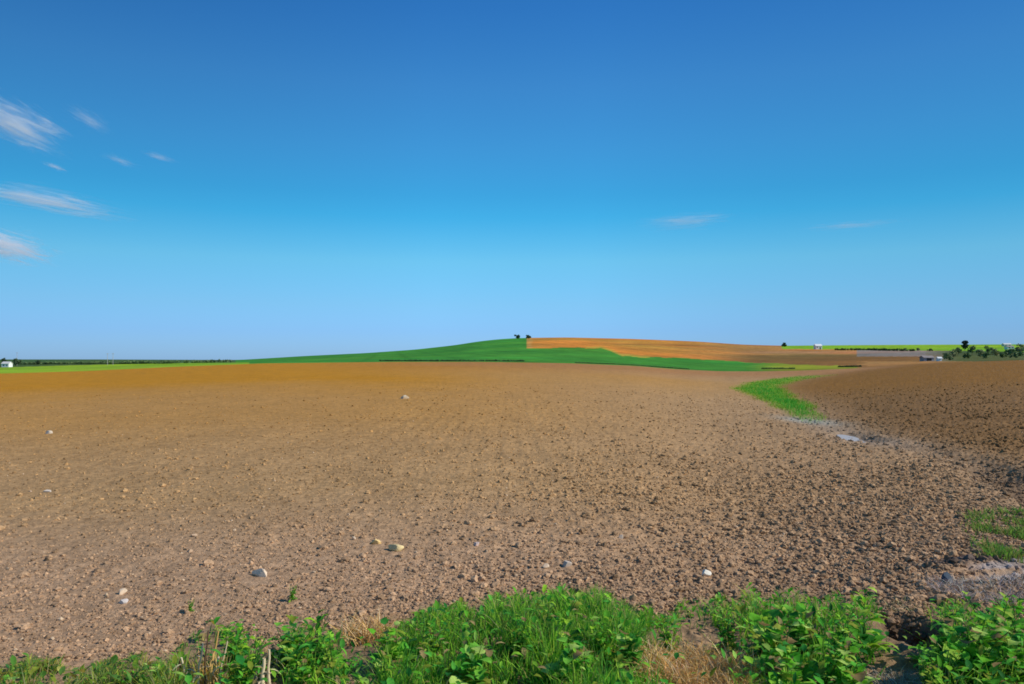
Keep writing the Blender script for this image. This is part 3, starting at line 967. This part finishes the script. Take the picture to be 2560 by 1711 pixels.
# ------------------------------------------------------------------ far trees, hedges
def leaf_clumps(rg, centers, radii, n, size, cols, squash=.85):
    A_ = []
    Vs = []; Cs = []
    for cc_, rr_ in zip(centers, radii):
        m = max(8, int(n * rr_ ** 2 / sum(q_ ** 2 for q_ in radii)))
        d = rg.normal(size=(m, 3)); d /= np.linalg.norm(d, axis=1)[:, None]
        p = np.array(cc_) + d * rr_ * rg.uniform(.55, 1.05, (m, 1)) * np.array((1, 1, squash))
        a = rg.normal(size=(m, 3)); a /= np.linalg.norm(a, axis=1)[:, None]
        b = np.cross(a, d + .001); b /= np.linalg.norm(b, axis=1)[:, None] + 1e-6
        s0 = size * rg.uniform(.5, 1.3, (m, 1))
        q_ = np.stack([p - a * s0, p + b * s0 * .6, p + a * s0, p - b * s0 * .6], 1)
        Vs.append(q_.reshape(-1, 3))
        ck = np.array(cols)[rg.integers(len(cols), size=m)] * rg.uniform(.7, 1.3, (m, 1))
        Cs.append(np.repeat(ck, 4, 0))
    V_ = np.concatenate(Vs); C_ = np.concatenate(Cs)
    return V_, np.arange(len(V_)).reshape(-1, 4), C_

DKG = [(.045, .085, .04), (.06, .11, .045), (.08, .13, .05)]
MDG = [(.16, .23, .08), (.20, .28, .09), (.09, .14, .05)]
OLG = [(.26, .28, .11), (.2, .24, .09), (.32, .32, .14)]
def tree(name, cc, rr, hgt, wid_, cols_, lb, group=None, seed=0, trunk=.25, cat='tree', n=420):
    rg = np.random.default_rng(seed)
    p = at(cc, rr)
    root = empty(name, (p.x, p.y, p.z - .15))
    pts_ = [(0, 0, 0), (.05 * wid_ * rg.normal(), 0, hgt * trunk), (.06 * wid_ * rg.normal(), .03 * wid_, hgt * .6)]
    A_ = Acc()
    v, f = tube(pts_, [.035 * hgt, .026 * hgt, .012 * hgt], 7); A_.add(v, f, (.07, .05, .035))
    for k in range(4):
        a = k * 1.6 + rg.uniform(0, .8)
        b0 = np.array((0, 0, hgt * (trunk + .1 * k * .6)))
        e0 = b0 + np.array((math.cos(a) * wid_ * .33, math.sin(a) * wid_ * .33, hgt * .22))
        v, f = tube([b0, (b0 + e0) / 2 + np.array((0, 0, -.01 * hgt)), e0], [.014 * hgt, .01 * hgt, .005 * hgt], 5); A_.add(v, f, (.07, .05, .035))
    link('trunk', mesh_np('trunk', np.concatenate(A_.V), np.concatenate(A_.F), M_BARK), root)
    cs_, rs_ = [], []
    lo = hgt * trunk * .75
    for k in range(7):
        a = rg.uniform(0, 6.28); q_ = rg.uniform(.1, .34) * wid_
        zc_ = rg.uniform(lo + .2 * (hgt - lo), hgt * .82)
        rr_ = rg.uniform(.17, .26) * min(wid_, (hgt - lo) * 1.2)
        cs_.append((math.cos(a) * q_, math.sin(a) * q_, zc_)); rs_.append(rr_)
    cs_.append((0, 0, hgt - .22 * min(wid_, hgt))); rs_.append(.22 * min(wid_, hgt))
    cs_.append((0, 0, hgt * .38)); rs_.append(.34 * min(wid_, hgt))
    V_, f, C_ = leaf_clumps(rg, cs_, rs_, n, .075 * max(wid_, hgt), cols_)
    link('crown', mesh_np('crown', V_, f, M_TREE, C_, False), root)
    return tag(root, lb, cat, group)

tree('tree', 518.4, 338.7, 4.4, 9.6, DKG, 'dark round tree standing on the hilltop, the wider of the pair', seed=1, trunk=.06)
tree('tree', 528.6, 338.8, 4.2, 7.6, DKG, 'dark small tree on the hilltop at the corner of the orange field', seed=2, trunk=.06)
tree('tree', 785, 346.6, 4.4, 8.5, DKG, 'dark bush like tree alone on the right skyline, left of the white house', seed=3, trunk=.06)
tree('tree', 965, 350.5, 7.4, 5.0, [(.015, .035, .03), (.02, .045, .03)], 'tallest darkest tree on the right skyline, pointed top', seed=4, trunk=.05, n=800)
RT = [(905, 350.2, 2.2, 5), (918, 350.6, 2.6, 5), (930, 351, 2.4, 6), (946, 359.2, 4.2, 5), (953, 357, 5.5, 6), (958, 354, 5.5, 7), (973, 353, 6, 8), (980, 357, 5, 7), (988, 352, 5, 7),
      (986, 358.6, 3.4, 6), (996, 356, 5, 8), (1003, 358, 3.6, 6), (1010, 355.5, 5, 8), (1019, 353, 7, 9), (1016, 358, 4, 7), (1030, 356, 6, 9), (1042, 355, 6, 9), (950, 360, 2.4, 5), (968, 358.4, 4, 7)]
for k, (cc, rr, hh, ww) in enumerate(RT):
    f_ = (at(cc, rr).y) / 850
    tree('tree', cc, rr, hh * (.55 + .45 * f_), ww * (.55 + .45 * f_), (MDG, OLG, MDG)[k % 3], 'bushy grey green tree in the belt of scrub at the right horizon', 'trees in the scrub at the right horizon', seed=20 + k, trunk=.06, n=300)
LT = [(16, 365.6, 5.0, 6, 'dark tree right beside the white building at the left horizon'),
      (38, 364.6, 3.4, 4.4, 'dark round tree standing clear in the hedge at the left horizon'),
      (4, 363.0, 4.4, 7, 'dark tree rising behind the white building at the left horizon')]
for k, (cc, rr, hh, ww, lb) in enumerate(LT):
    tree('tree', cc, rr, hh, ww, DKG, lb, seed=50 + k, trunk=.15)

def hedge(path, hgt, wid_, cols_, lb, seed, gaps=.0, name='hedgerow'):
    rg = np.random.default_rng(seed)
    P3 = [np.array(at(a, b)) for a, b in path]
    cs_, rs_ = [], []
    for a, b in zip(P3[:-1], P3[1:]):
        m = max(2, int(np.linalg.norm(b - a) / (min(wid_ * .5, hgt * .45))))
        for k in range(m):
            if rg.uniform() < gaps: continue
            q_ = a + (b - a) * (k + rg.uniform(-.3, .3)) / m
            rr_ = hgt * rg.uniform(.35, .6)
            cs_.append((q_[0], q_[1] + rg.normal() * wid_ * .15, q_[2] + rr_ * .75)); rs_.append(rr_)
    V_, f, C_ = leaf_clumps(rg, cs_, rs_, 26 * len(cs_), hgt * .26, cols_)
    o0 = P3[0]
    me_ = mesh_np(name, V_ - o0, f, M_TREE, C_, False)
    tag(link(name, me_, None, tuple(o0)), lb, 'hedge')
hedge([(18, 364.6), (60, 364.3), (110, 364.0), (170, 363.6), (232, 362.2)], 2.0, 3, MDG, 'long uneven dark hedge along the left horizon, from the white building to the hill', 61, .18)
hedge([(380, 361.3), (440, 361.35), (525, 361.5)], .6, 1.2, DKG, 'low dark hedge along the foot of the green hill', 62, .15)
hedge([(575, 363.0), (620, 364.6), (690, 369.5)], 0.4, .8, MDG, 'thin dark hedge below the right slope of the green hill', 63, .0)
hedge([(762, 369.2), (790, 369.0), (795, 369)], 0.6, 1.0, MDG, 'short dark hedge in the olive strip above the winding grass', 64, .0)
hedge([(838, 367.2), (862, 366.8)], 0.6, 1.0, DKG, 'short dark hedge at the right tip of the olive strip', 65, .1)
hedge([(835, 350.2), (870, 350.3), (915, 351.2)], 2.0, 3, [(.05, .12, .02), (.06, .14, .03)], 'dark green hedge along the lower side of the lime green field', 66, .2)

# ------------------------------------------------------------------ buildings
def box(A_, x0, x1, y0, y1, z0, z1, col=(1, 1, 1)):
    V_ = np.array([(x0, y0, z0), (x1, y0, z0), (x1, y1, z0), (x0, y1, z0), (x0, y0, z1), (x1, y0, z1), (x1, y1, z1), (x0, y1, z1)])
    f = [(0, 3, 2, 1), (4, 5, 6, 7), (0, 1, 5, 4), (1, 2, 6, 5), (2, 3, 7, 6), (3, 0, 4, 7)]
    A_.add(V_, f, col)
def gable(A_, x0, x1, y0, y1, z0, zr, over=.2):
    """roof slab with its ridge along x"""
    ym = (y0 + y1) / 2; t = .16
    for s_ in (-1, 1):
        ye = ym + s_ * ((y1 - y0) / 2 + over)
        ze = z0 - over * (zr - z0) / ((y1 - y0) / 2)
        V_ = np.array([(x0 - over, ye, ze), (x1 + over, ye, ze), (x1 + over, ym, zr), (x0 - over, ym, zr),
                       (x0 - over, ye, ze + t), (x1 + over, ye, ze + t), (x1 + over, ym, zr + t), (x0 - over, ym, zr + t)])
        f = [(0, 1, 2, 3), (4, 5, 6, 7), (0, 1, 5, 4), (1, 2, 6, 5), (2, 3, 7, 6), (3, 0, 4, 7)]
        A_.add(V_, f, (1, 1, 1))
def house(cc, rr, wd, dp, hw, hr, mw, mr, lb, name='house', rz=0., wins=((-.25, .55), (.25, .55)), door=None, cat='house'):
    p = at(cc, rr)
    root = empty(name, (p.x, p.y + dp / 2, p.z - .1), rz)
    pr = [(-dp / 2, -.6), (dp / 2, -.6), (dp / 2, hw), (0, hw + hr), (-dp / 2, hw)]
    V_ = np.array([(sx_ * wd / 2, a_, b_) for sx_ in (-1, 1) for a_, b_ in pr])
    f = [(0, 1, 2), (0, 2, 4), (2, 3, 4), (5, 7, 6), (5, 9, 7), (7, 9, 8)]
    for a_ in range(5):
        b_ = (a_ + 1) % 5
        f += [(a_, a_ + 5, b_ + 5), (a_, b_ + 5, b_)]
    link('wall', mesh_np('wall', V_, f, mw, None, False), root)
    B_ = Acc(); gable(B_, -wd / 2, wd / 2, -dp / 2, dp / 2, hw + .02, hw + hr + .02)
    link('roof', B_.mesh('roof', mr, False), root)
    for wx, wz in wins:
        C_ = Acc(); s_ = min(.9, wd * .16)
        box(C_, wx * wd - s_ / 2, wx * wd + s_ / 2, -dp / 2 - .04, -dp / 2 + .05, wz * hw - s_ * .1, wz * hw + s_ * .9)
        link('window', C_.mesh('window', M_DARK, False), root)
    if door:
        dx, dw, dh = door
        C_ = Acc(); box(C_, dx * wd - dw / 2, dx * wd + dw / 2, -dp / 2 - .05, -dp / 2 + .05, 0, dh)
        link('door', C_.mesh('door', M_DARK, False), root)
    return tag(root, lb, cat)
house(819, 349.3, 5.4, 5, 3.0, 1.5, M_WHITE, M_WHITE, 'small bright white house alone on the skyline left of the lime green field', wins=((-.28, .5),), door=(.2, .9, 1.9))
house(1011, 349.2, 5.0, 4, 1.7, .9, M_WHITE, M_ROOFG, 'long low white house among trees at the far right')
house(1008, 346.4, 6.5, 4, 1.8, 1.1, M_ROOFW, M_ROOFW, 'pale roofed house on the skyline behind the far right trees')
house(5, 367.2, 4.0, 3.4, 2.0, 1.0, M_WHITE, M_ROOFW, 'white building with pale roof at the left horizon, cut by the frame', wins=((-.2, .45), (.25, .45)))
house(929, 361.0, 3.6, 3, 1.25, .6, M_GREYW, M_ROOFG, 'low grey shed with a large dark doorway on the right edge of the soil', 'shed', wins=(), door=(.02, 1.7, 1.05), cat='shed')
house(940, 361.0, 1.25, 1.2, 1.0, .35, M_WHITE, M_WHITE, 'small white hut right next to the low grey shed', 'hut', wins=((0, .4),), cat='hut')

# poles on the left
def pole(cc, rr, hgt, lb, group=None):
    p = at(cc, rr)
    root = empty('utility_pole', (p.x, p.y, p.z - .2))
    A_ = Acc(); v, f = tube([(0, 0, 0), (0, 0, hgt * .5), (0, 0, hgt)], [.13, .11, .08], 8); A_.add(v, f, (1, 1, 1))
    link('mast', A_.mesh('mast', M_WOOD), root)
    B_ = Acc(); box(B_, -.8, .8, -.06, .06, hgt - .55, hgt - .42)
    link('crossarm', B_.mesh('crossarm', M_WOOD, False), root)
    for dx in (-.7, 0, .7):
        C_ = Acc(); v, f = tube([(dx, 0, hgt - .42), (dx, 0, hgt - .3), (dx, 0, hgt - .22)], [.04, .06, .03], 8); C_.add(v, f, (1, 1, 1))
        link('insulator', C_.mesh('insulator', M_WHITE), root)
    return tag(root, lb, 'utility pole', group)
pole(17, 365.4, 8.5, 'pale utility pole beside the white building at the left horizon')
pole(107.5, 365, 7.0, 'pale utility pole, left one of the close pair over the left hedge')
pole(113, 365, 7.0, 'pale utility pole, right one of the close pair over the left hedge')

# ------------------------------------------------------------------ clouds
ALT = 5000.0
def cloud(c1, r1, c2, r2, thick, tau, lb, seed, depth=1.0):
    k_ = 1024 / 2346
    c1, r1, c2, r2, thick = c1 * k_, r1 * k_, c2 * k_, r2 * k_, thick * k_
    def ray(c_, r_):
        e = (HZ - r_) / F; y_ = ALT / e
        return Vector(((c_ - 512) / F * y_, y_, H + ALT))
    a, b = ray(c1, r1), ray(c2, r2)
    m = (a + b) / 2
    ax = (b - a); L_ = ax.length / 2; ax.normalize()
    vert = thick / F * m.y / 2
    up = Vector((0, 0, 1)); sd_ = up.cross(ax)
    R_ = Matrix((ax, sd_, up)).transposed()
    v, f = ICO3
    me_ = mesh_np('cloud', v, f, [], None)
    o = link('cloud', me_)
    o.matrix_world = Matrix.Translation(m) @ R_.to_4x4() @ Matrix.Diagonal((L_, vert * depth, vert, 1))
    mt = bpy.data.materials.new('cloud_vapour'); mt.use_nodes = True
    t = mt.node_tree; t.nodes.clear()
    o_ = t.nodes.new('ShaderNodeOutputMaterial')
    pv_ = t.nodes.new('ShaderNodeVolumePrincipled')
    pv_.inputs['Color'].default_value = (1, 1, 1, 1)
    pv_.inputs['Anisotropy'].default_value = 0.0
    tcx = t.nodes.new('ShaderNodeTexCoord')
    ln = t.nodes.new('ShaderNodeVectorMath'); ln.operation = 'LENGTH'
    # taper towards the far end
    t.links.new(tcx.outputs['Object'], ln.inputs[0])
    fall = mapr(t, ln.outputs['Value'], .5, -.62, .0, 1.0)
    mp_ = t.nodes.new('ShaderNodeMapping')
    mp_.inputs['Scale'].default_value = (1.3, 3.0, 3.0)
    mp_.inputs['Location'].default_value = (seed * 3.1, seed * 1.7, seed * .9)
    mp_.inputs['Rotation'].default_value = (0, .3, .25)
    t.links.new(tcx.outputs['Object'], mp_.inputs['Vector'])
    nz = t.nodes.new('ShaderNodeTexNoise'); nz.inputs['Scale'].default_value = 1.2; nz.inputs['Detail'].default_value = 6; nz.inputs['Roughness'].default_value = .62
    nz.inputs['Distortion'].default_value = 1.6
    t.links.new(mp_.outputs[0], nz.inputs['Vector'])
    nv_ = mapr(t, nz.outputs['Fac'], -1.0, 1.0, .2, .8)
    mm = t.nodes.new('ShaderNodeMath'); mm.operation = 'ADD'; mm.use_clamp = True
    t.links.new(fall, mm.inputs[0]); t.links.new(nv_, mm.inputs[1])
    m2 = t.nodes.new('ShaderNodeMath'); m2.operation = 'MULTIPLY'
    m2.inputs[1].default_value = 2.6 * tau / (vert * max(depth, .6))
    t.links.new(mm.outputs[0], m2.inputs[0])
    t.links.new(m2.outputs[0], pv_.inputs['Density'])
    t.links.new(pv_.outputs[0], o_.inputs['Volume'])
    me_.materials.append(mt)
    tag(o, lb, 'cloud')
cloud(-150, 190, 185, 355, 140, 1.1, 'bright feathery white cloud at the left edge, highest of the large ones', 1)
cloud(130, 232, 270, 312, 60, .3, 'faint ragged cloud wisp right of the highest feathery cloud', 2)
cloud(215, 346, 335, 388, 30, .4, 'thin short cloud streak, left one of a faint pair high on the left', 3)
cloud(308, 342, 420, 376, 24, .5, 'thin short cloud streak, right one of a faint pair high on the left', 4)
cloud(80, 366, 165, 396, 20, .7, 'small slanted cloud streak between the two large clouds at the left', 5)
cloud(-190, 398, 340, 504, 78, 1.7, 'long white cloud streak tapering down to the right at the left edge', 6)
cloud(-170, 512, 150, 596, 115, 1.7, 'soft pinkish white cloud low at the left edge', 7)
cloud(1410, 518, 1750, 494, 60, .5, 'faint flat cloud over the right slope of the hill', 8)
cloud(1790, 529, 2140, 502, 28, .5, 'very thin straight cloud streak low in the right sky', 9)
